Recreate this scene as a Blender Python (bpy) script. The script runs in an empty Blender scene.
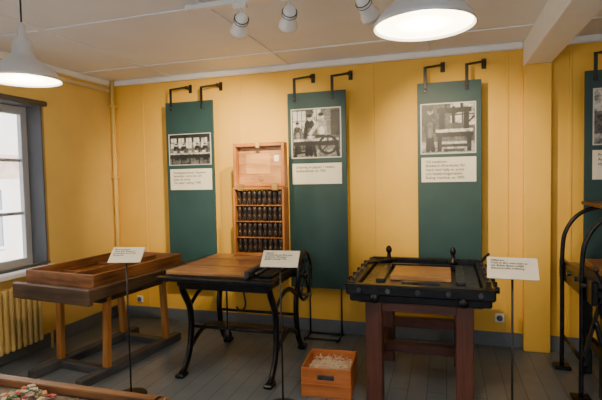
import bpy, bmesh, math, random
from mathutils import Vector, Matrix, Euler
random.seed(7)
D = bpy.data
scene = bpy.context.scene

# ------------------------------------------------------------ materials
def newmat(name):
    m = D.materials.new(name); m.use_nodes = True
    nt = m.node_tree
    return m, nt, nt.nodes['Principled BSDF']

def plain(name, col, rough=0.6, metal=0.0, var=0.0, vscale=8, bump=0.0):
    m, nt, b = newmat(name)
    b.inputs['Roughness'].default_value = rough
    b.inputs['Metallic'].default_value = metal
    tc = nt.nodes.new('ShaderNodeTexCoord')
    n = nt.nodes.new('ShaderNodeTexNoise'); n.inputs['Scale'].default_value = vscale
    n.inputs['Detail'].default_value = 5
    nt.links.new(tc.outputs['Object'], n.inputs['Vector'])
    r = nt.nodes.new('ShaderNodeValToRGB')
    r.color_ramp.elements[0].position = 0.3; r.color_ramp.elements[1].position = 0.7
    lo = [max(0, c*(1-var)) for c in col]; hi = [min(1, c*(1+var)) for c in col]
    r.color_ramp.elements[0].color = (*lo, 1); r.color_ramp.elements[1].color = (*hi, 1)
    nt.links.new(n.outputs['Fac'], r.inputs['Fac'])
    nt.links.new(r.outputs['Color'], b.inputs['Base Color'])
    if bump:
        bp = nt.nodes.new('ShaderNodeBump'); bp.inputs['Strength'].default_value = bump
        bp.inputs['Distance'].default_value = 0.01
        nt.links.new(n.outputs['Fac'], bp.inputs['Height'])
        nt.links.new(bp.outputs['Normal'], b.inputs['Normal'])
    return m

def wood(name, c1, c2, axis='X', rough=0.5, scale=1.0):
    m, nt, b = newmat(name)
    b.inputs['Roughness'].default_value = rough
    tc = nt.nodes.new('ShaderNodeTexCoord')
    mp = nt.nodes.new('ShaderNodeMapping')
    s = {'X': (1.5, 22, 22), 'Y': (22, 1.5, 22), 'Z': (22, 22, 1.5)}[axis]
    mp.inputs['Scale'].default_value = [k*scale for k in s]
    n = nt.nodes.new('ShaderNodeTexNoise'); n.inputs['Scale'].default_value = 1.6
    n.inputs['Detail'].default_value = 7; n.inputs['Roughness'].default_value = 0.65
    n2 = nt.nodes.new('ShaderNodeTexNoise'); n2.inputs['Scale'].default_value = 3.0
    n2.inputs['Detail'].default_value = 3
    nt.links.new(tc.outputs['Object'], mp.inputs['Vector'])
    nt.links.new(mp.outputs['Vector'], n.inputs['Vector'])
    nt.links.new(tc.outputs['Object'], n2.inputs['Vector'])
    mx = nt.nodes.new('ShaderNodeMath'); mx.operation = 'MULTIPLY_ADD'
    mx.inputs[1].default_value = 0.45
    nt.links.new(n2.outputs['Fac'], mx.inputs[0]); 
    m2 = nt.nodes.new('ShaderNodeMath'); m2.operation = 'MULTIPLY'; m2.inputs[1].default_value = 0.6
    nt.links.new(n.outputs['Fac'], m2.inputs[0]); nt.links.new(m2.outputs[0], mx.inputs[2])
    r = nt.nodes.new('ShaderNodeValToRGB')
    r.color_ramp.elements[0].position = 0.40; r.color_ramp.elements[1].position = 0.64
    r.color_ramp.elements[0].color = (*c1, 1); r.color_ramp.elements[1].color = (*c2, 1)
    nt.links.new(mx.outputs[0], r.inputs['Fac'])
    nt.links.new(r.outputs['Color'], b.inputs['Base Color'])
    bp = nt.nodes.new('ShaderNodeBump'); bp.inputs['Strength'].default_value = 0.15
    bp.inputs['Distance'].default_value = 0.005
    nt.links.new(n.outputs['Fac'], bp.inputs['Height']); nt.links.new(bp.outputs['Normal'], b.inputs['Normal'])
    return m

def emis(name, col, s):
    m, nt, b = newmat(name)
    b.inputs['Base Color'].default_value = (*col, 1)
    b.inputs['Emission Color'].default_value = (*col, 1)
    b.inputs['Emission Strength'].default_value = s
    return m

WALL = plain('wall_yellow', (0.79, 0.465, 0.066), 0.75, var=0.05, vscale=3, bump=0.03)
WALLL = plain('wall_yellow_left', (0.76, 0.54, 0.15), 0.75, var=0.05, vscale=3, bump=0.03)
CEIL = plain('ceiling_white', (0.85, 0.87, 0.90), 0.8, var=0.03, vscale=2)
TRIMW = plain('trim_white', (0.86, 0.87, 0.88), 0.5, var=0.02)
BASEG = plain('baseboard_grey', (0.13, 0.155, 0.18), 0.5, var=0.08)
GREEN = plain('panel_green', (0.014, 0.050, 0.054), 0.55, var=0.12, vscale=5)
IRON = plain('cast_iron', (0.009, 0.011, 0.016), 0.33, metal=0.45, var=0.6, vscale=25, bump=0.15)
STEEL = plain('worn_steel', (0.10, 0.105, 0.12), 0.30, metal=0.8, var=0.5, vscale=18)
BLACK = plain('black_paint', (0.008, 0.008, 0.009), 0.45, var=0.2)
SPIN = plain('tool_handle_dark', (0.022, 0.014, 0.012), 0.35, var=0.3, vscale=40)
BRASS = plain('brass', (0.55, 0.36, 0.12), 0.35, metal=0.9, var=0.15)
SHADE = plain('lamp_shade_grey', (0.62, 0.63, 0.65), 0.38, metal=0.25, var=0.03)
WHITEP = plain('white_plastic', (0.82, 0.82, 0.81), 0.4, var=0.02)
CARD = plain('card_white', (0.74, 0.70, 0.58), 0.7, var=0.03)
INK = plain('ink', (0.03, 0.03, 0.03), 0.7)
REVEAL = plain('reveal_grey', (0.11, 0.12, 0.14), 0.7, var=0.05)  # dark grey of blind rollers and outlets, doubling as painted shade in the reveal
RADI = plain('radiator_cream', (0.66, 0.47, 0.16), 0.45, var=0.03)
BULB = emis('lamp_diffuser', (1.0, 0.80, 0.50), 14)
LENS = emis('spot_lens', (1.0, 0.86, 0.65), 8)
W_OR = {a: wood('wood_orange_'+a, (0.20, 0.066, 0.014), (0.46, 0.185, 0.045), a, 0.4) for a in 'XYZ'}
W_LEG = {a: wood('wood_leg_'+a, (0.36, 0.13, 0.028), (0.62, 0.28, 0.075), a, 0.4) for a in 'XYZ'}
W_TR = {a: wood('wood_tray_'+a, (0.085, 0.032, 0.012), (0.30, 0.125, 0.040), a, 0.42) for a in 'XYZ'}
W_BD = {a: wood('wood_board_'+a, (0.22, 0.095, 0.030), (0.50, 0.25, 0.095), a, 0.38) for a in 'XYZ'}
W_DK = {a: wood('wood_dark_'+a, (0.028, 0.018, 0.013), (0.12, 0.070, 0.042), a, 0.5) for a in 'XYZ'}
W_GR = {a: wood('wood_grey_'+a, (0.040, 0.043, 0.050), (0.11, 0.115, 0.125), a, 0.6) for a in 'XYZ'}
W_RD = {a: wood('wood_redbrown_'+a, (0.050, 0.014, 0.009), (0.125, 0.040, 0.025), a, 0.5) for a in 'XYZ'}
W_LT = {a: wood('wood_light_'+a, (0.34, 0.16, 0.045), (0.62, 0.33, 0.11), a, 0.45) for a in 'XYZ'}
W_CR = {a: wood('wood_crate_'+a, (0.33, 0.09, 0.02), (0.55, 0.18, 0.045), a, 0.5) for a in 'XYZ'}

def floor_mat():
    m, nt, b = newmat('floor_grey_planks')
    tc = nt.nodes.new('ShaderNodeTexCoord'); mp = nt.nodes.new('ShaderNodeMapping')
    mp.inputs['Rotation'].default_value = (0, 0, math.radians(90))
    br = nt.nodes.new('ShaderNodeTexBrick')
    br.inputs['Scale'].default_value = 1.0
    br.inputs['Brick Width'].default_value = 3.4; br.inputs['Row Height'].default_value = 0.135
    br.inputs['Mortar Size'].default_value = 0.003; br.inputs['Mortar Smooth'].default_value = 0.2
    br.inputs['Color1'].default_value = (0.125, 0.155, 0.192, 1)
    br.inputs['Color2'].default_value = (0.155, 0.186, 0.226, 1)
    br.inputs['Mortar'].default_value = (0.038, 0.045, 0.055, 1)
    nt.links.new(tc.outputs['Object'], mp.inputs['Vector']); nt.links.new(mp.outputs['Vector'], br.inputs['Vector'])
    n = nt.nodes.new('ShaderNodeTexNoise'); n.inputs['Scale'].default_value = 5; n.inputs['Detail'].default_value = 8
    nt.links.new(tc.outputs['Object'], n.inputs['Vector'])
    mr = nt.nodes.new('ShaderNodeMapRange'); mr.inputs['To Min'].default_value = 0.75; mr.inputs['To Max'].default_value = 1.2
    nt.links.new(n.outputs['Fac'], mr.inputs['Value'])
    mx = nt.nodes.new('ShaderNodeVectorMath'); mx.operation = 'SCALE'
    nt.links.new(br.outputs['Color'], mx.inputs[0]); nt.links.new(mr.outputs['Result'], mx.inputs['Scale'])
    nt.links.new(mx.outputs['Vector'], b.inputs['Base Color'])
    b.inputs['Roughness'].default_value = 0.33
    return m
FLOOR = floor_mat()

def screen_mat():
    m = D.materials.new('roller_blind_mesh'); m.use_nodes = True
    nt = m.node_tree; nt.nodes.clear()
    o = nt.nodes.new('ShaderNodeOutputMaterial'); mx = nt.nodes.new('ShaderNodeMixShader')
    t = nt.nodes.new('ShaderNodeBsdfTransparent'); d = nt.nodes.new('ShaderNodeBsdfDiffuse')
    t.inputs['Color'].default_value = (1, 1, 1, 1)
    d.inputs['Color'].default_value = (0.10, 0.105, 0.115, 1)
    mx.inputs['Fac'].default_value = 0.25
    nt.links.new(t.outputs[0], mx.inputs[1]); nt.links.new(d.outputs[0], mx.inputs[2])
    nt.links.new(mx.outputs[0], o.inputs['Surface'])
    return m
SCREEN = screen_mat()

def vcol_mat(name, rough=0.45):
    m, nt, b = newmat(name)
    a = nt.nodes.new('ShaderNodeVertexColor'); a.layer_name = 'Col'
    nt.links.new(a.outputs['Color'], b.inputs['Base Color'])
    b.inputs['Roughness'].default_value = rough
    return m
PRINT = vcol_mat('printed_paper')

# ------------------------------------------------------------ builder
class B:
    def __init__(self, name):
        self.name = name; self.bm = bmesh.new(); self.mats = []
    def _add(self, tb, mat, smooth=False, M=None):
        if mat not in self.mats: self.mats.append(mat)
        i = self.mats.index(mat)
        if M is not None: tb.transform(M)
        bmesh.ops.recalc_face_normals(tb, faces=tb.faces[:])
        for f in tb.faces: f.material_index = i; f.smooth = smooth
        me = D.meshes.new('tmp'); tb.to_mesh(me); tb.free()
        self.bm.from_mesh(me); D.meshes.remove(me)
        return self
    def box(self, c, s, mat, rot=(0, 0, 0), bev=0.004):
        tb = bmesh.new(); bmesh.ops.create_cube(tb, size=1)
        bmesh.ops.scale(tb, vec=s, verts=tb.verts)
        if bev and min(s) > bev*2.5:
            bmesh.ops.bevel(tb, geom=tb.edges[:], offset=bev, segments=1, affect='EDGES', profile=0.5)
        return self._add(tb, mat, False, Matrix.Translation(c) @ Euler([math.radians(a) for a in rot]).to_matrix().to_4x4())
    def bb(self, x0, x1, y0, y1, z0, z1, mat, bev=0.004):
        return self.box(((x0+x1)/2, (y0+y1)/2, (z0+z1)/2), (abs(x1-x0), abs(y1-y0), abs(z1-z0)), mat, bev=bev)
    def cyl(self, p1, p2, r1, mat, r2=None, seg=16, smooth=True):
        p1 = Vector(p1); p2 = Vector(p2); r2 = r1 if r2 is None else r2
        tb = bmesh.new(); L = (p2-p1).length
        bmesh.ops.create_cone(tb, cap_ends=True, segments=seg, radius1=r1, radius2=r2, depth=L)
        q = (p2-p1).to_track_quat('Z', 'Y').to_matrix().to_4x4()
        return self._add(tb, mat, False if not smooth else seg > 8, Matrix.Translation((p1+p2)/2) @ q)
    def beam(self, p1, p2, w, h, mat, bev=0.003):
        p1 = Vector(p1); p2 = Vector(p2)
        tb = bmesh.new(); bmesh.ops.create_cube(tb, size=1)
        bmesh.ops.scale(tb, vec=(w, h, (p2-p1).length), verts=tb.verts)
        if bev: bmesh.ops.bevel(tb, geom=tb.edges[:], offset=bev, segments=1, affect='EDGES')
        d = (p2-p1).normalized(); up = Vector((0, 1, 0)) if abs(d.y) < 0.9 else Vector((0, 0, 1))
        x = up.cross(d).normalized(); y = d.cross(x)
        M = Matrix((x, y, d)).transposed().to_4x4()
        return self._add(tb, mat, False, Matrix.Translation((p1+p2)/2) @ M)
    def tube(self, pts, r, mat, seg=10, sub=5, closed=False, flat=None):
        P = [Vector(p) for p in pts]
        if sub > 1:
            Q = []; n = len(P)
            rng = n if closed else n-1
            for i in range(rng):
                if closed: a, b, c, d = P[(i-1) % n], P[i], P[(i+1) % n], P[(i+2) % n]
                else: a, b, c, d = P[max(i-1, 0)], P[i], P[i+1], P[min(i+2, n-1)]
                for k in range(sub):
                    t = k/sub
                    Q.append(0.5*((2*b)+(c-a)*t+(2*a-5*b+4*c-d)*t*t+(3*b-3*c+d-a)*t**3))
            if not closed: Q.append(P[-1])
            P = Q
        tb = bmesh.new(); rings = []; n = len(P)
        up = None
        for i in range(n):
            if closed: t = (P[(i+1) % n]-P[i-1]).normalized()
            else: t = (P[min(i+1, n-1)]-P[max(i-1, 0)]).normalized()
            if up is None:
                up = Vector((1, 0, 0)) if abs(t.x) < 0.8 else Vector((0, 0, 1))
            u = (up-t*up.dot(t)).normalized(); v = t.cross(u); up = u
            ra, rb = (r, r) if flat is None else flat
            rings.append([tb.verts.new(P[i]+u*ra*math.cos(2*math.pi*k/seg)+v*rb*math.sin(2*math.pi*k/seg)) for k in range(seg)])
        for i in range(n if closed else n-1):
            A, C = rings[i], rings[(i+1) % n]
            for k in range(seg):
                tb.faces.new((A[k], A[(k+1) % seg], C[(k+1) % seg], C[k]))
        if not closed:
            tb.faces.new(rings[0][::-1]); tb.faces.new(rings[-1])
        return self._add(tb, mat, True)
    def lathe(self, prof, o, mat, seg=24, axis=(0, 0, 1), cap=True):
        tb = bmesh.new(); rings = []
        for r, z in prof:
            rings.append([tb.verts.new((r*math.cos(2*math.pi*k/seg), r*math.sin(2*math.pi*k/seg), z)) for k in range(seg)])
        for A, C in zip(rings, rings[1:]):
            for k in range(seg): tb.faces.new((A[k], A[(k+1) % seg], C[(k+1) % seg], C[k]))
        if cap:
            tb.faces.new(rings[0][::-1]); tb.faces.new(rings[-1])
        q = Vector(axis).to_track_quat('Z', 'Y').to_matrix().to_4x4()
        return self._add(tb, mat, True, Matrix.Translation(o) @ q)
    def done(self, loc=(0, 0, 0), rot=0, rotx=0, parent=None):
        me = D.meshes.new(self.name); self.bm.to_mesh(me); self.bm.free()
        for m in self.mats: me.materials.append(m)
        o = D.objects.new(self.name, me); scene.collection.objects.link(o)
        o.location = loc; o.rotation_euler = (math.radians(rotx), 0, math.radians(rot))
        if parent: o.parent = parent
        return o

def painted(name, x0, x1, z0, z1, y, fn, nx, nz, parent=None, thick=0.004, M=None):
    """thin print facing -Y, front face colours from fn(u,v) (u right, v up)"""
    bm = bmesh.new(); cl = bm.loops.layers.float_color.new('Col')
    V = [[bm.verts.new((x0+(x1-x0)*i/nx, y, z0+(z1-z0)*j/nz)) for i in range(nx+1)] for j in range(nz+1)]
    for j in range(nz):
        for i in range(nx):
            f = bm.faces.new((V[j][i], V[j][i+1], V[j+1][i+1], V[j+1][i]))
            c = fn((i+.5)/nx, (j+.5)/nz)
            if not isinstance(c, tuple): c = (c, c, c*0.95)
            for l in f.loops: l[cl] = (*c, 1)
    bk = [bm.verts.new(p) for p in ((x0, y+thick, z0), (x1, y+thick, z0), (x1, y+thick, z1), (x0, y+thick, z1))]
    f = bm.faces.new(bk[::-1])
    for l in f.loops: l[cl] = (.6, .58, .5, 1)
    me = D.meshes.new(name); bm.to_mesh(me); bm.free(); me.materials.append(PRINT)
    o = D.objects.new(name, me); scene.collection.objects.link(o)
    if parent: o.parent = parent
    if M is not None: o.matrix_local = M
    return o

def card(name, x0, x1, z0, z1, y, text, size, parent, M=None):
    b = B(name); b.bb(x0, x1, y, y+.004, z0, z1, CARD, 0); o = b.done(parent=parent)
    if M is not None: o.matrix_local = M
    cu = D.curves.new('printed_text', 'FONT'); cu.body = text; cu.size = size; cu.space_line = 1.05
    cu.align_x = 'LEFT'; cu.align_y = 'TOP'; cu.materials.append(INK); cu.offset = .0004
    t = D.objects.new('printed_text', cu); scene.collection.objects.link(t); t.parent = o
    t.location = (x0+.08*(x1-x0), y-.0012, z1-.10*(z1-z0)); t.rotation_euler = (math.radians(90), 0, 0)
    return o

def sd(p, s):
    k = s[0]; u, v = p; soft = .008
    if k == 'r':
        d = max(s[1]-u, u-s[3], s[2]-v, v-s[4])
    elif k == 'e':
        d = (math.sqrt(((u-s[1])/s[3])**2+((v-s[2])/s[4])**2)-1)*min(s[3], s[4])
    elif k == 'o':
        d = abs(math.hypot(u-s[1], v-s[2])-s[3])-s[4]
    elif k == 'l':
        ax, ay, bx, by, w = s[1:6]
        t = ((u-ax)*(bx-ax)+(v-ay)*(by-ay))/max(1e-9, (bx-ax)**2+(by-ay)**2); t = max(0, min(1, t))
        d = math.hypot(u-ax-(bx-ax)*t, v-ay-(by-ay)*t)-w
    return max(0, min(1, .5-d/(2*soft)))
from mathutils import noise
def pic(shapes, top=0.30, bot=0.14, seed=0):
    def fn(u, v):
        if u < .02 or u > .98 or v < .02 or v > .98: return 0.55
        g = bot+(top-bot)*v
        for s in shapes:
            c = sd((u, v), s)
            if c > 0:
                g = g*(1-c)+s[-1]*c
        n0 = noise.noise(Vector((u*3.5, v*3.5, seed*5.3))); n1 = noise.noise(Vector((u*9, v*9, seed*7.3))); n2 = noise.noise(Vector((u*30, v*30, seed*3.1)))
        g = g*(1+.5*n0+.55*n1+.6*n2)
        r = math.hypot(u-.5, v-.5); g *= 1-.8*max(0, r-.3)
        g = max(0.0, g)
        g = g**1.35*.95
        return max(0.004, min(0.62, g))
    return fn
def person(x, y, h, shirt=.03, face=.5, lean=0., arm=1):
    hx = x+lean*h
    return [('l', x-.04*h, y, x-.01, y+.45*h, .055*h, shirt*.6), ('l', x+.07*h, y, x+.01, y+.45*h, .055*h, shirt*.6),
            ('l', x, y+.48*h, hx, y+.76*h, .125*h, shirt), ('l', x+.01, y+.35*h, hx+.01, y+.62*h, .06*h, shirt*2.5+.08),
            ('l', hx+.1*h*arm, y+.74*h, hx+arm*.26*h, y+.52*h, .045*h, shirt*1.8+.03), ('e', hx+arm*.28*h, y+.51*h, .035*h, .035*h, face),
            ('e', hx+.01, y+.93*h, .065*h, .08*h, face), ('e', hx, y+.985*h, .07*h, .045*h, .02)]

H = 2.70; YB = 4.5; XL = -3.66; XR = 3.2; YF = -1.4
# ------------------------------------------------------------ room shell
B('floor').bb(XL-.35, XR+.1, YF-.1, YB+.1, -.1, 0, FLOOR, 0).done()
B('ceiling').bb(XL-.35, XR+.1, YF-.1, YB+.1, H, H+.1, CEIL, 0).done()
B('wall_back').bb(XL-.35, XR+.1, YB, YB+.1, 0, H, WALL, 0).done()
wy0, wy1, wz0, wz1 = 1.75, 3.52, .78, 2.30
b = B('wall_left')
b.bb(XL-.3, XL, YF-.1, wy0, 0, H, WALLL, 0).bb(XL-.3, XL, wy1, YB, 0, H, WALLL, 0)
b.bb(XL-.3, XL, wy0, wy1, 0, wz0, WALLL, 0).bb(XL-.3, XL, wy0, wy1, wz1, H, WALLL, 0).done()
B('wall_right').bb(XR, XR+.1, YF, YB, 0, H, WALL, 0).done()
b = B('wall_front')  # unseen wall; its big openings are added to let sky light in as fill
b.bb(XL, XR, YF-.1, YF, 0, .7, WALL, 0).bb(XL, XR, YF-.1, YF, 2.45, H, WALL, 0)
for x0, x1 in ((XL, -3.0), (-.45, .15), (2.7, XR)):
    b.bb(x0, x1, YF-.1, YF, .7, 2.45, WALL, 0)
b.done()
for i, (x0, x1) in enumerate(((-3.0, -.45), (.15, 2.7))):
    b = B('window_%d' % (i+2))  # invented window frames for the added fill-light openings behind the camera
    for xa in (x0, (x0+x1)/2-.03, x1-.06): b.bb(xa, xa+.06, YF-.08, YF-.02, .7, 2.45, TRIMW)
    for za in (.7, 1.9, 2.39): b.bb(x0+.06, x1-.06, YF-.075, YF-.025, za, za+.06, TRIMW)
    b.done()
b = B('trim_1')
for x in (-2.85, -1.5, -.15, 1.9): b.bb(x-.02, x+.02, YF, YB, H-.012, H, CEIL, .003)
for y in (.4, 1.6, 2.8, 4.0): b.bb(XL, XR, y-.02, y+.02, H-.010, H, CEIL, .003)
b.done()
b = B('trim_2')
b.bb(XL, .65, YB-.045, YB, H-.06, H, TRIMW, .012).bb(.86, XR, YB-.045, YB, H-.06, H, TRIMW, .012)
b.bb(XL, XL+.045, YF, YB-.045, H-.06, H, TRIMW, .012).done()
b = B('trim_3')
for x in (-3.24, -2.05, -.66, .52, 1.02): b.bb(x-.012, x+.012, YB-.008, YB, .14, H-.06, WALL, .002)
b.done()
B('baseboard_back').bb(XL, .65, YB-.02, YB, 0, .13, BASEG).bb(.86, XR, YB-.02, YB, 0, .13, BASEG).done()
B('baseboard_left').bb(XL, XL+.02, YF, YB-.02, 0, .13, BASEG).done()
B('ceiling_beam').bb(.65, .86, YF, YB, H-.21, H, TRIMW, .006).done()
B('wall_pilaster').bb(.65, .86, YB-.09, YB, 0, H-.21, WALL, .006).done()

# ------------------------------------------------------------ window
b = B('window_1')
fx = XL-.17
b.bb(fx-.1, XL, wy1-.012, wy1, wz0, wz1, REVEAL, 0).bb(fx-.1, XL, wy0, wy0+.012, wz0, wz1, REVEAL, 0)  # dark liners put the shade of the unlit recess into the colour
b.bb(fx-.1, XL, wy0+.012, wy1-.012, wz1-.012, wz1, REVEAL, 0)
for y0, y1 in ((wy0+.012, wy0+.08), (2.58, 2.68), (wy1-.08, wy1-.012)):
    b.bb(fx-.05, fx, y0, y1, wz0, wz1-.012, TRIMW)
for z0, z1 in ((wz0, wz0+.07), (wz1-.09, wz1-.015)):
    b.bb(fx-.045, fx-.005, wy0+.05, wy1-.05, z0, z1, TRIMW)
for y in (3.04,): b.bb(fx-.04, fx-.012, y-.015, y+.015, wz0+.05, wz1-.05, TRIMW)
for y in (2.2,): b.bb(fx-.04, fx-.012, y-.015, y+.015, wz0+.05, wz1-.05, TRIMW)
for z in (1.28, 1.78): b.bb(fx-.038, fx-.014, wy0+.06, wy1-.06, z-.015, z+.015, TRIMW)
b.done()
b = B('window_sill'); b.bb(XL-.12, XL+.09, wy0-.05, wy1+.05, wz0-.045, wz0, TRIMW, .008).done()
b = B('roller_blind')
b.bb(XL+.012, XL+.014, wy0, wy1+.01, wz0+.03, wz1-.01, SCREEN, 0)
b.cyl((XL+.03, wy0, wz1+.01), (XL+.03, wy1+.02, wz1+.01), .026, REVEAL)
b.cyl((XL+.013, wy0, wz0+.025), (XL+.013, wy1+.01, wz0+.025), .011, REVEAL)
b.done()
FAC = plain('facade_pink', (0.88, 0.80, 0.75), 0.8, var=.08, vscale=2)
FWIN = plain('facade_window', (0.38, 0.40, 0.44), 0.3)
ROOF = plain('facade_brick', (0.66, 0.48, 0.40), .8, var=.2, vscale=4)
b = B('neighbouring_building')
b.bb(-12.4, -12, -4, 18, -1, 1.7, FAC, 0).bb(-12.4, -12, -4, 18, 1.7, 2.4, ROOF, 0).bb(-12.4, -12, -4, 18, 2.4, 7, FAC, 0)
for y in range(-3, 17, 2):
    for z in (-.2, 3.0):
        b.bb(-12, -11.97, y, y+1.0, z, z+1.6, FWIN, 0)
        b.bb(-11.99, -11.94, y-.08, y, z-.08, z+1.68, TRIMW, 0).bb(-11.99, -11.94, y+1, y+1.08, z-.08, z+1.68, TRIMW, 0)
        b.bb(-11.99, -11.94, y+.46, y+.54, z, z+1.6, TRIMW, 0).bb(-11.99, -11.94, y, y+1, z+.95, z+1.02, TRIMW, 0)
        b.bb(-11.99, -11.94, y, y+1, z+1.6, z+1.68, TRIMW, 0).bb(-11.99, -11.94, y, y+1, z-.08, z, TRIMW, 0)
b.done()
B('street_pavement').bb(-20, XL-.4, -6, 20, -1.1, -1.0, plain('paving', (.45, .44, .43), .8, var=.1), 0).done()

# radiator
b = B('radiator')
n = 24
for i in range(n):
    y = 1.95+i*.058
    b.bb(XL+.035, XL+.125, y, y+.040, .12, .66, RADI, .012)
b.cyl((XL+.08, 1.95, .16), (XL+.08, 1.95+n*.058-.02, .16), .022, RADI).cyl((XL+.08, 1.95, .62), (XL+.08, 1.95+n*.058-.02, .62), .022, RADI)
b.bb(XL+.001, XL+.05, 2.2, 2.24, .3, .5, RADI).bb(XL+.001, XL+.05, 3.0, 3.04, .3, .5, RADI)
b.cyl((XL+.08, 3.32, .16), (XL+.08, 3.45, .16), .012, RADI).cyl((XL+.08, 3.45, .16), (XL+.08, 3.45, 0), .012, RADI)
b.done()
b = B('heating_pipe')
b.cyl((XL+.07, YB-.06, 0), (XL+.07, YB-.06, H), .022, WALLL)
b.cyl((XL+.14, YB-.06, 0), (XL+.14, YB-.06, .0+.3), .010, WALLL)
for z in (.5, 1.6, 2.4): b.bb(XL+.04, XL+.10, YB-.09, YB, z, z+.02, WALLL)
b.done()
b = B('ceiling_pipe')
b.cyl((XL+.05, YF, H-.12), (XL+.05, YB-.1, H-.12), .018, TRIMW)
for y in (1, 2.2, 3.4): b.bb(XL, XL+.07, y, y+.02, H-.145, H-.10, TRIMW)
b.done()
for x, z in ((.46, .22), (-3.36, .17)):
    b = B('power_outlet'); b.bb(x-.04, x+.04, YB-.018, YB, z, z+.08, WHITEP, .006)
    b.cyl((x, YB-.024, z+.04), (x, YB-.016, z+.04), .026, REVEAL).done()

# ------------------------------------------------------------ display panels
PY = 4.35
def long_pic():
    s = [('r', 0, .72, 1, 1, .05)]
    for x in (.06, .24, .42, .60, .78): s += [('r', x, .55, x+.13, .86, .85), ('l', x+.065, .55, x+.065, .86, .006, .1), ('l', x, .72, x+.13, .72, .006, .1)]
    s += [('r', 0, .0, 1, .2, .2)]
    for x in (.18, .36, .68, .86): s += person(x, .18, .5, .04, .5)
    s += [('r', .02, .34, .98, .39, .55), ('r', .02, .22, .98, .34, .03)]
    for x in (.08, .3, .5, .72, .92): s += [('l', x, .34, x, .04, .014, .03)]
    for x in (.12, .28, .47, .62, .8): s += [('r', x, .40, x+.07, .46, .8)]
    return s
def people_pic():
    s = [('r', 0, .5, 1, 1, .20), ('r', .04, .52, .30, .95, .95), ('r', .44, .66, .60, .97, .85), ('r', .8, .45, .98, .95, .06)]
    for x in (.13, .22): s += [('l', x, .52, x, .95, .008, .1)]
    s += [('l', .04, .75, .30, .75, .008, .1), ('l', .52, .66, .52, .97, .008, .1), ('r', 0, .0, 1, .16, .38)]
    s += person(.13, .12, .60, .10, .5, 0, 1) + person(.35, .08, .78, .02, .6, .03, 1) + person(.63, .08, .80, .35, .55, -.03, -1)
    s += [('r', .05, .34, .95, .39, .6), ('r', .05, .26, .95, .34, .02), ('o', .74, .26, .17, .025, .02), ('l', .74, .26, .74, .43, .014, .02), ('l', .57, .26, .91, .26, .014, .02),
          ('l', .60, .12, .88, .40, .012, .03), ('l', .12, .3, .08, .04, .03, .02), ('l', .45, .3, .49, .04, .03, .02), ('l', .9, .3, .94, .04, .03, .02), ('l', .08, .1, .5, .14, .02, .02),
          ('e', .4, .42, .07, .03, .85), ('r', .5, .40, .68, .47, .04)]
    return s
def table_pic():
    s = [('r', 0, .24, 1, 1, .16), ('r', 0, 0, 1, .24, .5), ('r', .0, .55, .12, 1, .04), ('r', .55, .55, .98, .98, .75), ('l', .76, .55, .76, .98, .014, .1), ('l', .55, .76, .98, .76, .014, .1)]
    s += person(.17, .08, .82, .05, .55)
    s += [('r', .28, .42, .95, .48, .85), ('r', .28, .33, .95, .42, .04), ('r', .34, .48, .44, .86, .03), ('r', .78, .48, .88, .86, .03), ('r', .30, .80, .92, .90, .05), ('l', .60, .90, .60, .58, .03, .03),
          ('o', .60, .93, .14, .016, .02), ('r', .44, .50, .78, .60, .12), ('r', .31, .04, .39, .36, .04), ('r', .84, .04, .92, .36, .04), ('r', .31, .13, .91, .19, .06), ('l', .86, .6, .97, .72, .018, .03), ('r', .42, .04, .8, .1, .1)]
    return s
def press_pic():
    s = [('r', .0, .6, .4, 1, .7), ('l', .2, .6, .2, 1, .01, .1), ('r', 0, 0, 1, .2, .4)]
    s += person(.3, .08, .75, .04, .5) + [('r', .4, .3, .95, .4, .06), ('o', .72, .55, .2, .03, .03), ('r', .5, .05, .56, .3, .03), ('r', .86, .05, .92, .3, .03), ('r', .45, .4, .6, .8, .2)]
    return s
panels = [(-2.85, -2.29, (.055, .95, 1.72, 2.05), long_pic(), (.07, .95, 1.46, 1.68), "Handpappersbruk. Papperet\nbereddes i stora kar och\nlades att torka.\nVat paper making, 1900"),
          (-1.475, -.895, (.06, .92, 1.75, 2.23), people_pic(), (.07, .92, 1.50, 1.70), "Linjering av papper i maskin,\nbokbinderiet, ca 1905"),
          (-.240, .300, (.05, .92, 1.75, 2.20), table_pic(), (.06, .92, 1.50, 1.72), "Vid maskinen.\nBokband tillverkades för\nhand med hjälp av press\noch beskärningsmaskin\nRuling machine, ca 1895"),
          (1.09, 1.66, (.10, .94, 1.78, 2.24), press_pic(), (.10, .94, 1.50, 1.74), "Pressen.\nArbetet krävde stor\nstyrka och vana")]
for k, (x0, x1, ph, shp, cd, txt) in enumerate(panels):
    w = x1-x0
    b = B('exhibition_panel')
    b.bb(x0, x1, PY, PY+.018, .48, 2.385, GREEN, .002)
    for xb in (x0+.13*w, x1-.22*w):
        b.bb(xb-.014, xb+.014, PY-.008, PY, 2.30, 2.53, BLACK, .002)
        b.beam((xb, PY-.004, 2.52), (xb+.15, YB-.10, 2.545), .014, .036, BLACK, .002)
        b.beam((xb+.15, YB-.10, 2.545), (xb+.15, YB-.001, 2.545), .014, .036, BLACK, .002)
        b.bb(xb+.13, xb+.17, YB-.008, YB-.001, 2.50, 2.59, BLACK, .002)
        b.cyl((xb, PY-.014, 2.33), (xb, PY-.006, 2.33), .008, STEEL)
    for xb in (x0+.1, x1-.1): b.bb(xb-.012, xb+.012, PY+.018, YB-.001, .6, .62, BLACK, .002)
    o = b.done()
    painted('photograph', x0+ph[0]*w, x0+ph[1]*w, ph[2], ph[3], PY-.005, pic(shp, seed=k), 96, 96, o)
    card('caption_card', x0+cd[0]*w, x0+cd[1]*w, cd[2], cd[3], PY-.005, txt, .034, o)

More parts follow.
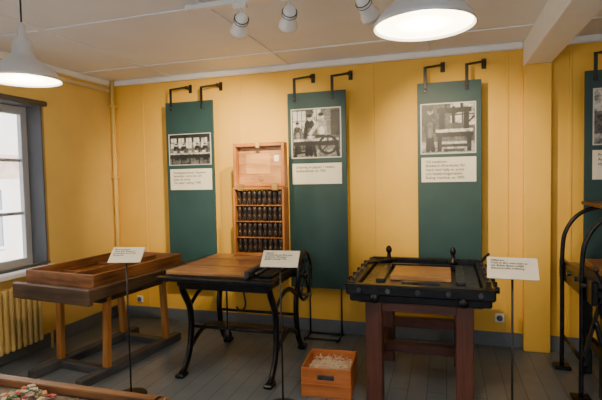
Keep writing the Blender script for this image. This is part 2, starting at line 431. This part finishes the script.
# ------------------------------------------------------------ pendant lamps
def pendant(x, y, z=2.155):
    b = B('pendant_lamp')
    b.cyl((0, 0, .30), (0, 0, H-z-.04), .005, BLACK, seg=8)
    b.lathe([(.045, H-z-.05), (.045, H-z-.02), (.05, H-z)], (0, 0, 0), WHITEP)
    b.lathe([(.014, .33), (.020, .30), (.022, .25), (.045, .235), (.055, .20), (.058, .15), (.07, .135), (.12, .095), (.165, .06), (.196, .02), (.202, 0), (.196, 0),
             (.160, .054), (.115, .088), (.07, .12)], (0, 0, 0), SHADE, seg=48, cap=False)
    b.lathe([(.001, .325), (.014, .33)], (0, 0, 0), SHADE, cap=False)
    b.lathe([(.001, .010), (.190, .010), (.190, .013), (.001, .013)], (0, 0, 0), BULB, seg=48, cap=False)
    o = b.done((x, y, z))
    l = D.lights.new('lamp_light', 'POINT'); l.energy = 28; l.color = (1, .80, .54); l.shadow_soft_size = .05
    lo = D.objects.new('bulb', l); scene.collection.objects.link(lo); lo.parent = o; lo.location = (0, 0, -.045)
pendant(-2.33, 2.13); pendant(-.08, 1.96)

# ------------------------------------------------------------ spotlights
B('ceiling_light_track').bb(-1.6, .3, 2.70, 2.74, H-.045, H-.012, WHITEP, .004).done()
def spot(x, target, e, zc=2.53):
    b = B('spotlight_fixture')
    p = Vector((x, 2.72, zc)); t = Vector(target); d = (t-p).normalized()
    b.bb(x-.045, x+.045, 2.70, 2.74, H-.075, H-.045, WHITEP)
    b.cyl((x, 2.72, H-.07), (x, 2.72, zc+.03), .009, WHITEP)
    b.lathe([(.018, -.08), (.036, -.07), (.044, -.03), (.044, .02), (.058, .05), (.060, .07), (.046, .071)], p, WHITEP, axis=d)
    for r in (-.05, -.03): b.lathe([(.047, r), (.047, r+.003)], p, STEEL, axis=d)
    b.cyl(p+d*.062, p+d*.072, .045, LENS)
    o = b.done()
    l = D.lights.new('spot', 'SPOT'); l.energy = e; l.color = (1, .78, .46); l.spot_size = math.radians(64); l.spot_blend = .9; l.shadow_soft_size = .02
    lo = D.objects.new('spot_beam', l); scene.collection.objects.link(lo); lo.parent = o
    lo.location = p+d*.085; lo.rotation_euler = d.to_track_quat('-Z', 'Y').to_euler()
spot(-1.22, (-2.30, 4.4, 1.7), 330); spot(-.90, (-1.65, 4.4, 1.65), 210); spot(-.43, (.08, 4.4, 1.6), 240)

# ------------------------------------------------------------ tray workbench (left)
b = B('wooden_tray_workbench')
G = W_GR; K = W_DK; O = W_OR; T = W_TR
for x in (-.29, .29):
    b.bb(x-.045, x+.045, -.58, .60, 0, .07, G['Y'], .008)
for y in (-.30, .42): b.bb(-.245, .245, y-.04, y+.04, .0, .06, G['X'], .006)
for x in (-.29, .29):
    for y in (-.30, .42):
        b.beam((x, y, .06), (x*1.02, y*.92, .70), .065, .045, W_LEG['Z'], .005)
    b.bb(x-.03, x+.03, -.34, .44, .60, .69, K['Y'], .005)
b.bb(-.26, .26, -.30, -.25, .58, .66, K['X'], .005)
b.bb(-.42, .46, -.58, .60, .69, .755, K['X'], .01)
b.bb(-.44, .48, -.605, -.56, .65, .775, K['X'], .008).bb(-.44, .48, .58, .625, .65, .775, K['X'], .008)
b.bb(.435, .48, -.58, .60, .68, .775, K['Y'], .008)
z0, z1 = .756, .865
b.bb(-.37, .42, -.50, .50, z0, z0+.02, W_OR['X'], .002)
b.bb(-.37, .42, -.52, -.495, z0, z1, T['X']).bb(-.37, .42, .495, .52, z0, z1, T['X'])
b.bb(-.385, -.36, -.52, .52, z0, z1, T['Y']).bb(.41, .435, -.52, .52, z0, z1, T['Y'])
b.bb(.10, .12, -.495, .495, z0+.02, z1-.015, T['Y'])
b.bb(.12, .41, -.495, .495, z0+.035, z0+.045, K['Y'], .001)
for y in (-.2, .2): b.bb(-.36, .10, y-.01, y+.01, z0+.02, z0+.05, T['X'], .002)
o = b.done((-2.85, 3.38, 0), -6); o.scale = (.90, 1, 1)

# ------------------------------------------------------------ iron framed press table
b = B('cast_iron_cutting_table')
for x in (-.375, .375):
    for s in (-1, 1):
        b.tube([(x, s*.42, .02), (x, s*.37, .05), (x, s*.29, .16), (x, s*.25, .34), (x, s*.27, .50), (x, s*.36, .64), (x, s*.39, .73)], .02, IRON, flat=(.022, .034))
        b.bb(x-.035, x+.035, s*.42-.05, s*.42+.05, 0, .03, IRON, .008)
    b.tube([(x, -.29, .16), (x, -.15, .24), (x, 0, .27), (x, .15, .24), (x, .29, .16)], .015, IRON, flat=(.014, .022))
    b.tube([(x, -.27, .50), (x, -.12, .58), (x, 0, .60), (x, .12, .58), (x, .27, .50)], .014, IRON, flat=(.012, .02))
    b.bb(x-.02, x+.02, -.42, .42, .69, .74, IRON, .005)
b.cyl((-.375, -.25, .34), (.375, -.25, .34), .012, IRON).cyl((-.375, .25, .34), (.375, .25, .34), .012, IRON)
b.cyl((-.375, 0, .27), (.375, 0, .27), .014, IRON)
b.bb(-.375, .375, -.42, -.385, .67, .74, IRON, .005).bb(-.375, .375, .385, .42, .67, .74, IRON, .005)
b.bb(-.50, .42, -.43, .50, .74, .775, IRON, .008)
b.bb(-.49, .19, -.42, .48, .775, .80, W_BD['X'], .005)
b.bb(-.49, .19, -.15, -.145, .799, .8015, K['X'], 0).bb(-.49, .19, .17, .175, .799, .8015, K['X'], 0)
b.bb(.20, .24, -.45, .32, .775, .83, STEEL, .006)
b.bb(.30, .40, -.40, .46, .775, .80, IRON, .008)
b.cyl((.27, -.38, .80), (.27, .32, .80), .012, STEEL)
b.bb(-.56, -.50, -.35, .40, .75, .79, IRON, .006)
b.bb(-.54, .44, -.49, -.43, .735, .765, IRON, .006)
def ring(c, r, n=20): return [(c[0], c[1]+r*math.cos(2*math.pi*k/n), c[2]+r*math.sin(2*math.pi*k/n)) for k in range(n)]
c = (.50, .12, .70)
b.tube(ring(c, .19), .014, IRON, sub=1, closed=True)
for k in range(5):
    a = 2*math.pi*k/5+.3
    b.cyl(c, (c[0], c[1]+.185*math.cos(a), c[2]+.185*math.sin(a)), .009, IRON, seg=8)
b.cyl((.36, .12, .70), (.53, .12, .70), .016, IRON).cyl((.50, .12, .70), (.52, .12, .70), .035, IRON)
b.cyl((.50, -.02, .58), (.60, -.02, .58), .011, W_DK['X'])
b.cyl((-.02, -.30, .67), (-.02, -.30, .33), .007, IRON, seg=8).lathe([(.01, 0), (.03, .01), (.035, .05), (.02, .08), (.008, .09)], (-.02, -.30, .27), IRON)
b.tube([(.12, -.3, .68), (.14, -.3, .55), (.10, -.3, .50), (.06, -.3, .53)], .007, IRON)
b.bb(-.36, .36, -.05, .05, .285, .30, W_DK['X'], .003)
o = b.done((-1.64, 3.60, 0)); o.scale = (1, 1, 1.055)

# ------------------------------------------------------------ upright tool case
b = B('wooden_tool_case')
x0, x1 = -.27, .27
b.bb(x0, x1, .07, .085, 0, .62, O['X'], .002)
b.bb(x0, x0+.022, -.05, .085, 0, .66, O['Z']).bb(x1-.022, x1, -.05, .085, 0, .66, O['Z'])
b.bb(x0+.022, x1-.022, -.05, .085, 0, .03, O['X']).bb(x0+.022, x1-.022, -.05, .085, .64, .66, O['X'])
for z in (.17, .325, .48): b.bb(x0+.022, x1-.022, -.035, .07, z, z+.010, O['X'], .002)
for r, z in enumerate((.03, .180, .335, .490)):
    for i in range(9):
        x = x0+.055+i*.0538
        h = .142
        b.lathe([(.016, 0), (.022, .008), (.024, h*.35), (.015, h*.5), (.024, h*.62), (.025, h*.88), (.014, h*.99)], (x, .0, z), SPIN if (i*3+r) % 5 else BLACK, seg=12)
        b.cyl((x, -.026, z+.052), (x, -.021, z+.058), .005, BRASS, seg=8)
zl = .665
b.bb(x0, x1, .055, .07, zl, zl+.42, W_BD['X'], .002)
b.bb(x0, x0+.03, -.02, .07, zl, zl+.42, O['Z']).bb(x1-.03, x1, -.02, .07, zl, zl+.42, O['Z'])
b.bb(x0+.03, x1-.03, -.02, .07, zl, zl+.03, O['X']).bb(x0+.03, x1-.03, -.02, .07, zl+.385, zl+.42, O['X'])
b.bb(-.16, .10, .050, .055, zl+.12, zl+.32, W_LT['X'], .001)
b.bb(.14, .19, .050, .055, zl+.24, zl+.30, CARD, .001)
b.bb(-.02, .02, .045, .055, zl+.06, zl+.09, BRASS, .001)
for x in (-.18, .18): b.bb(x-.03, x+.03, -.056, -.048, .63, .69, BRASS, .002)
b.bb(-.02, .02, -.03, -.02, zl+.37, zl+.43, BRASS, .002)
o = b.done((-1.65, 4.01, .8465), 0); o.scale = (.94, 1, .965)
b = B('floor_wire_rack')
b.tube([(-1.30, 4.42, .012), (-1.30, 4.42, .55)], .008, BLACK, sub=1).tube([(-.98, 4.42, .012), (-.98, 4.42, .55)], .008, BLACK, sub=1)
b.tube([(-1.32, 4.25, .010), (-.96, 4.25, .010)], .009, BLACK, sub=1).tube([(-1.32, 4.42, .010), (-.96, 4.42, .010)], .009, BLACK, sub=1)
b.tube([(-1.30, 4.42, .01), (-1.30, 4.20, .01)], .009, BLACK, sub=1).tube([(-.98, 4.42, .01), (-.98, 4.20, .01)], .009, BLACK, sub=1)
b.tube([(-1.30, 4.42, .55), (-.98, 4.42, .55)], .008, BLACK, sub=1)
b.done()

# ------------------------------------------------------------ hand press on red-brown stand
b = B('iron_hand_press_on_wooden_stand')
R = W_RD
for x in (-.30, .29):
    for y in (-.38, .38): b.bb(x-.055, x+.055, y-.055, y+.055, 0, .72, R['Z'], .006)
    b.bb(x-.03, x+.03, -.33, .33, .60, .72, R['Y']).bb(x-.03, x+.03, -.33, .33, .22, .30, R['Y'])
for y in (-.38, .38): b.bb(-.25, .24, y-.03, y+.03, .64, .72, R['X'])
b.bb(-.25, .24, .34, .40, .30, .38, R['X']).bb(-.28, .27, -.03, .03, .22, .29, R['X'])
b.bb(-.40, .40, -.44, .44, .70, .725, R['X'])
b.bb(-.45, .45, -.50, .50, .722, .80, IRON, .01)
b.bb(-.47, .47, -.53, -.46, .77, .845, IRON, .012).bb(-.45, .45, .46, .52, .78, .86, IRON, .01)
b.bb(-.47, -.40, -.50, .50, .79, .85, IRON, .01).bb(.40, .47, -.50, .50, .79, .85, IRON, .01)
b.bb(-.39, .39, -.45, .45, .80, .815, STEEL, .003)
b.bb(-.21, .21, -.22, .17, .815, .850, W_LT['X'], .005)
b.bb(-.24, .24, .18, .22, .815, .86, IRON, .005).bb(-.30, -.24, -.30, .30, .815, .84, STEEL, .005).bb(.24, .30, -.30, .30, .815, .84, STEEL, .005)
b.bb(-.12, .14, -.34, -.31, .815, .835, STEEL, .003)
for x, y in ((-.29, .42), (.23, .42)):
    b.lathe([(.038, 0), (.038, .025), (.018, .035), (.015, .08), (.024, .09), (.026, .11), (.017, .13), (.008, .14)], (x, y, .83), IRON)
for y in (-.40, -.25, -.1, .08, .25, .4):
    b.cyl((.47, y, .82), (.50, y, .82), .022, IRON, seg=10).cyl((-.50, y, .82), (-.47, y, .82), .020, IRON, seg=10)
    b.cyl((.435, y, .85), (.435, y, .875), .016, STEEL, seg=8)
    b.cyl((-.435, y, .85), (-.435, y, .870), .014, STEEL, seg=8)
for x in (-.38, -.19, 0, .19, .38): b.cyl((x, -.545, .81), (x, -.53, .81), .016, STEEL, seg=8)
b.beam((.43, .30, .87), (.50, .42, .92), .02, .03, IRON).beam((-.43, .1, .87), (-.22, .22, .89), .018, .02, IRON)
b.cyl((-.28, -.535, .755), (-.28, -.40, .755), .03, IRON).cyl((.28, -.535, .755), (.28, -.40, .755), .03, IRON)
b.done((-.175, 3.57, 0))

# ------------------------------------------------------------ arched press (right)
b = B('arched_iron_press_bench')
for y in (-.28, .28):
    b.tube([(-.14, y, .02), (-.14, y, .5), (-.14, y, .95), (-.11, y, 1.12), (-.02, y, 1.24), (.12, y, 1.29), (.40, y, 1.29), (.56, y, 1.22), (.62, y, 1.05), (.62, y, .5), (.62, y, .02)], .016, IRON, sub=6)
    b.bb(-.20, -.08, y-.05, y+.05, 0, .03, IRON, .006).bb(.56, .68, y-.05, y+.05, 0, .03, IRON, .006)
for x in (.02, .50):
    for y in (-.24, .24):
        b.bb(x-.035, x+.035, y-.035, y+.035, 0, .74, IRON, .008)
    b.bb(x-.02, x+.02, -.21, .21, .25, .32, IRON, .005).bb(x-.02, x+.02, -.21, .21, .62, .72, IRON, .005)
b.bb(.04, .48, -.27, -.22, .60, .74, IRON).bb(.04, .48, .22, .27, .60, .74, IRON).bb(.04, .48, -.26, -.22, .22, .30, IRON)
b.bb(-.10, .60, -.42, .40, .74, .80, IRON, .01)
b.bb(-.09, .58, -.40, .38, .80, .84, STEEL, .008)
b.bb(.0, .55, -.36, .30, .84, .885, W_BD['X'], .006)
b.bb(-.13, -.09, -.46, .44, .70, .86, IRON, .008)
for y in (-.3, -.1, .1, .3): b.cyl((-.15, y, .80), (-.13, y, .80), .018, STEEL, seg=8)
b.bb(.0, .60, -.33, .33, 1.308, 1.335, W_RD['Y'], .005).bb(.0, .60, -.33, -.30, 1.335, 1.37, W_BD['X'], .004)
b.cyl((.26, 0, .885), (.26, 0, 1.31), .022, STEEL).lathe([(.03, 0), (.07, .01), (.07, .04), (.03, .06)], (.26, 0, .96), IRON)
b.beam((-.16, -.42, .35), (-.05, -.40, .78), .02, .03, IRON)
b.cyl((-.12, -.30, .25), (-.12, .30, .25), .014, IRON)
b.tube([(-.10, -.44, .60), (-.05, -.45, .42), (.06, -.45, .30), (.20, -.45, .26)], .016, IRON)
b.lathe([(.02, 0), (.10, .004), (.10, .02), (.02, .024)], (.02, -.45, .66), IRON, axis=(0, 1, 0), seg=20)
b.beam((.02, -.46, .66), (-.12, -.47, .95), .016, .022, IRON).cyl((-.12, -.53, .95), (-.12, -.45, .95), .014, W_DK['Y'])
b.done((1.02, 3.82, 0))

# ------------------------------------------------------------ crate with shavings
b = B('wooden_crate_of_shavings')
C = W_CR
w, dd, h = .18, .19, .21
b.bb(-w, w, -dd, dd, 0, .012, C['X'], .002)
b.bb(-w, w, -dd, -dd+.014, .0, h, C['X']).bb(-w, w, dd-.014, dd, .0, h, C['X'])
b.bb(-w, -w+.014, -dd+.014, dd-.014, 0, h, C['Y']).bb(w-.014, w, -dd+.014, dd-.014, 0, h, C['Y'])
b.bb(-w-.004, w+.004, -dd-.006, -dd, .09, .098, C['X'], .001)
b.bb(-.06, .06, -dd-.005, -dd, .13, .165, STEEL, .002)
SHV = plain('paper_shavings', (0.72, 0.58, 0.42), .8, var=.25, vscale=30)
rnd = random.Random(3)
tb = bmesh.new()
n = 14
g = [[tb.verts.new((-w+.015+(2*w-.03)*i/n, -dd+.015+(2*dd-.03)*j/n, .13+.035*math.sin(math.pi*i/n)*math.sin(math.pi*j/n)+rnd.uniform(-.008, .008))) for i in range(n+1)] for j in range(n+1)]
for j in range(n):
    for i in range(n): tb.faces.new((g[j][i], g[j][i+1], g[j+1][i+1], g[j+1][i]))
b._add(tb, SHV)
for k in range(200):
    x = rnd.uniform(-w+.03, w-.03); y = rnd.uniform(-dd+.03, dd-.03); z = .145+.03*math.cos(x/w*1.5)*math.cos(y/dd*1.5)+rnd.uniform(0, .02)
    b.box((x, y, z), (rnd.uniform(.02, .045), .004, .0015), SHV if k % 3 else CARD, (rnd.uniform(-40, 40), rnd.uniform(-40, 40), rnd.uniform(0, 180)), 0)
b.done((-.83, 3.31, 0), 4)

# ------------------------------------------------------------ info stands
def info(x, y, z, rot, txt, w=.24, hh=.14):
    b = B('info_stand')
    b.lathe([(.11, 0), (.11, .008), (.02, .014), (.01, .02)], (0, 0, 0), BLACK)
    b.cyl((0, 0, .01), (0, 0, z-.03), .006, BLACK, seg=10)
    b.bb(-.03, .03, -.01, .02, z-.035, z-.025, BLACK, .001)
    b.box((0, .016, z), (w, .006, hh), WHITEP, (-48, 0, 0), .001)
    o = b.done((x, y, 0), rot)
    M = Matrix.Translation((0, .01, z)) @ Euler((math.radians(-48), 0, 0)).to_matrix().to_4x4()
    card('text_plate', -w/2, w/2, -hh/2, hh/2, -.004, txt, .0165, o, M)
info(-2.20, 2.80, 1.03, 12, "Marmoreringskar\nI karet flyter färgerna på\nett slembad och överförs\ntill papperet.")
info(-1.07, 2.93, 1.015, 6, "Pappsax\nAnvändes för att skära papp\ntill pärmar. Tillverkad i\ngjutjärn omkring 1890.", .255)
info(.33, 2.62, 1.065, -4, "Häftpress\nPress av järn med stativ av\nträ. Boken fästes mellan\nskenorna inför snittning.", .245)

# ------------------------------------------------------------ near work table with scraps
b = B('wooden_work_table')
T = W_OR
b.bb(-2.75, -.95, .55, 1.36, .74, .78, W_DK['X'], .004)
b.bb(-2.75, -.95, 1.34, 1.38, .72, .805, W_TR['X']).bb(-2.75, -.95, .53, .57, .72, .805, T['X'])
b.bb(-.97, -.93, .53, 1.38, .72, .805, W_TR['Y']).bb(-2.77, -2.73, .53, 1.38, .72, .805, T['Y'])
for x in (-2.65, -1.05):
    for y in (.65, 1.28): b.bb(x-.04, x+.04, y-.04, y+.04, 0, .74, W_DK['Z'])
b.bb(-2.61, -1.09, .63, .67, .62, .72, W_DK['X']).bb(-2.61, -1.09, 1.26, 1.30, .62, .72, W_DK['X'])
b.done()
cols = [(.5, .05, .04), (.06, .22, .10), (.65, .5, .25), (.5, .3, .18), (.6, .25, .1), (.6, .5, .38)]
cm = [plain('scrap_%d' % i, c, .7, var=.3, vscale=60) for i, c in enumerate(cols)]
b = B('coloured_paper_scraps')
for k in range(60):
    x = min(-1.36, max(-1.55, rnd.gauss(-1.44, .05))); y = min(1.30, rnd.gauss(1.27, .03))
    b.box((x, y, .790+.03*math.exp(-((x+1.45)/.07)**2)*rnd.random()), (rnd.uniform(.012, .03), rnd.uniform(.008, .02), .002), cm[k % 6],
          (rnd.uniform(-10, 10), rnd.uniform(-10, 10), rnd.uniform(0, 180)), 0)
b.done()

# ------------------------------------------------------------ light & camera
w = D.worlds.new('sky'); scene.world = w; w.use_nodes = True
bg = w.node_tree.nodes['Background']
bg.inputs['Color'].default_value = (.84, .92, 1, 1); bg.inputs['Strength'].default_value = 3.1
s = D.lights.new('sun', 'SUN'); s.energy = 20; s.angle = math.radians(1); s.color = (1, .96, .91)
so = D.objects.new('sun', s); scene.collection.objects.link(so); so.location = (5, 8, 9)
so.rotation_euler = Vector((-1, -.45, -.75)).to_track_quat('-Z', 'Y').to_euler()

cam = D.cameras.new('camera'); co = D.objects.new('camera', cam); scene.collection.objects.link(co)
cam.sensor_width = 36; cam.lens = 465/602*36
M = Matrix.Rotation(math.radians(17.3), 4, 'Z') @ Matrix.Rotation(math.radians(90-2.7), 4, 'X') @ Matrix.Rotation(math.radians(-1.15), 4, 'Z')
co.matrix_world = Matrix.Translation((0, 0, 1.56)) @ M
cam.clip_start = .05
scene.camera = co
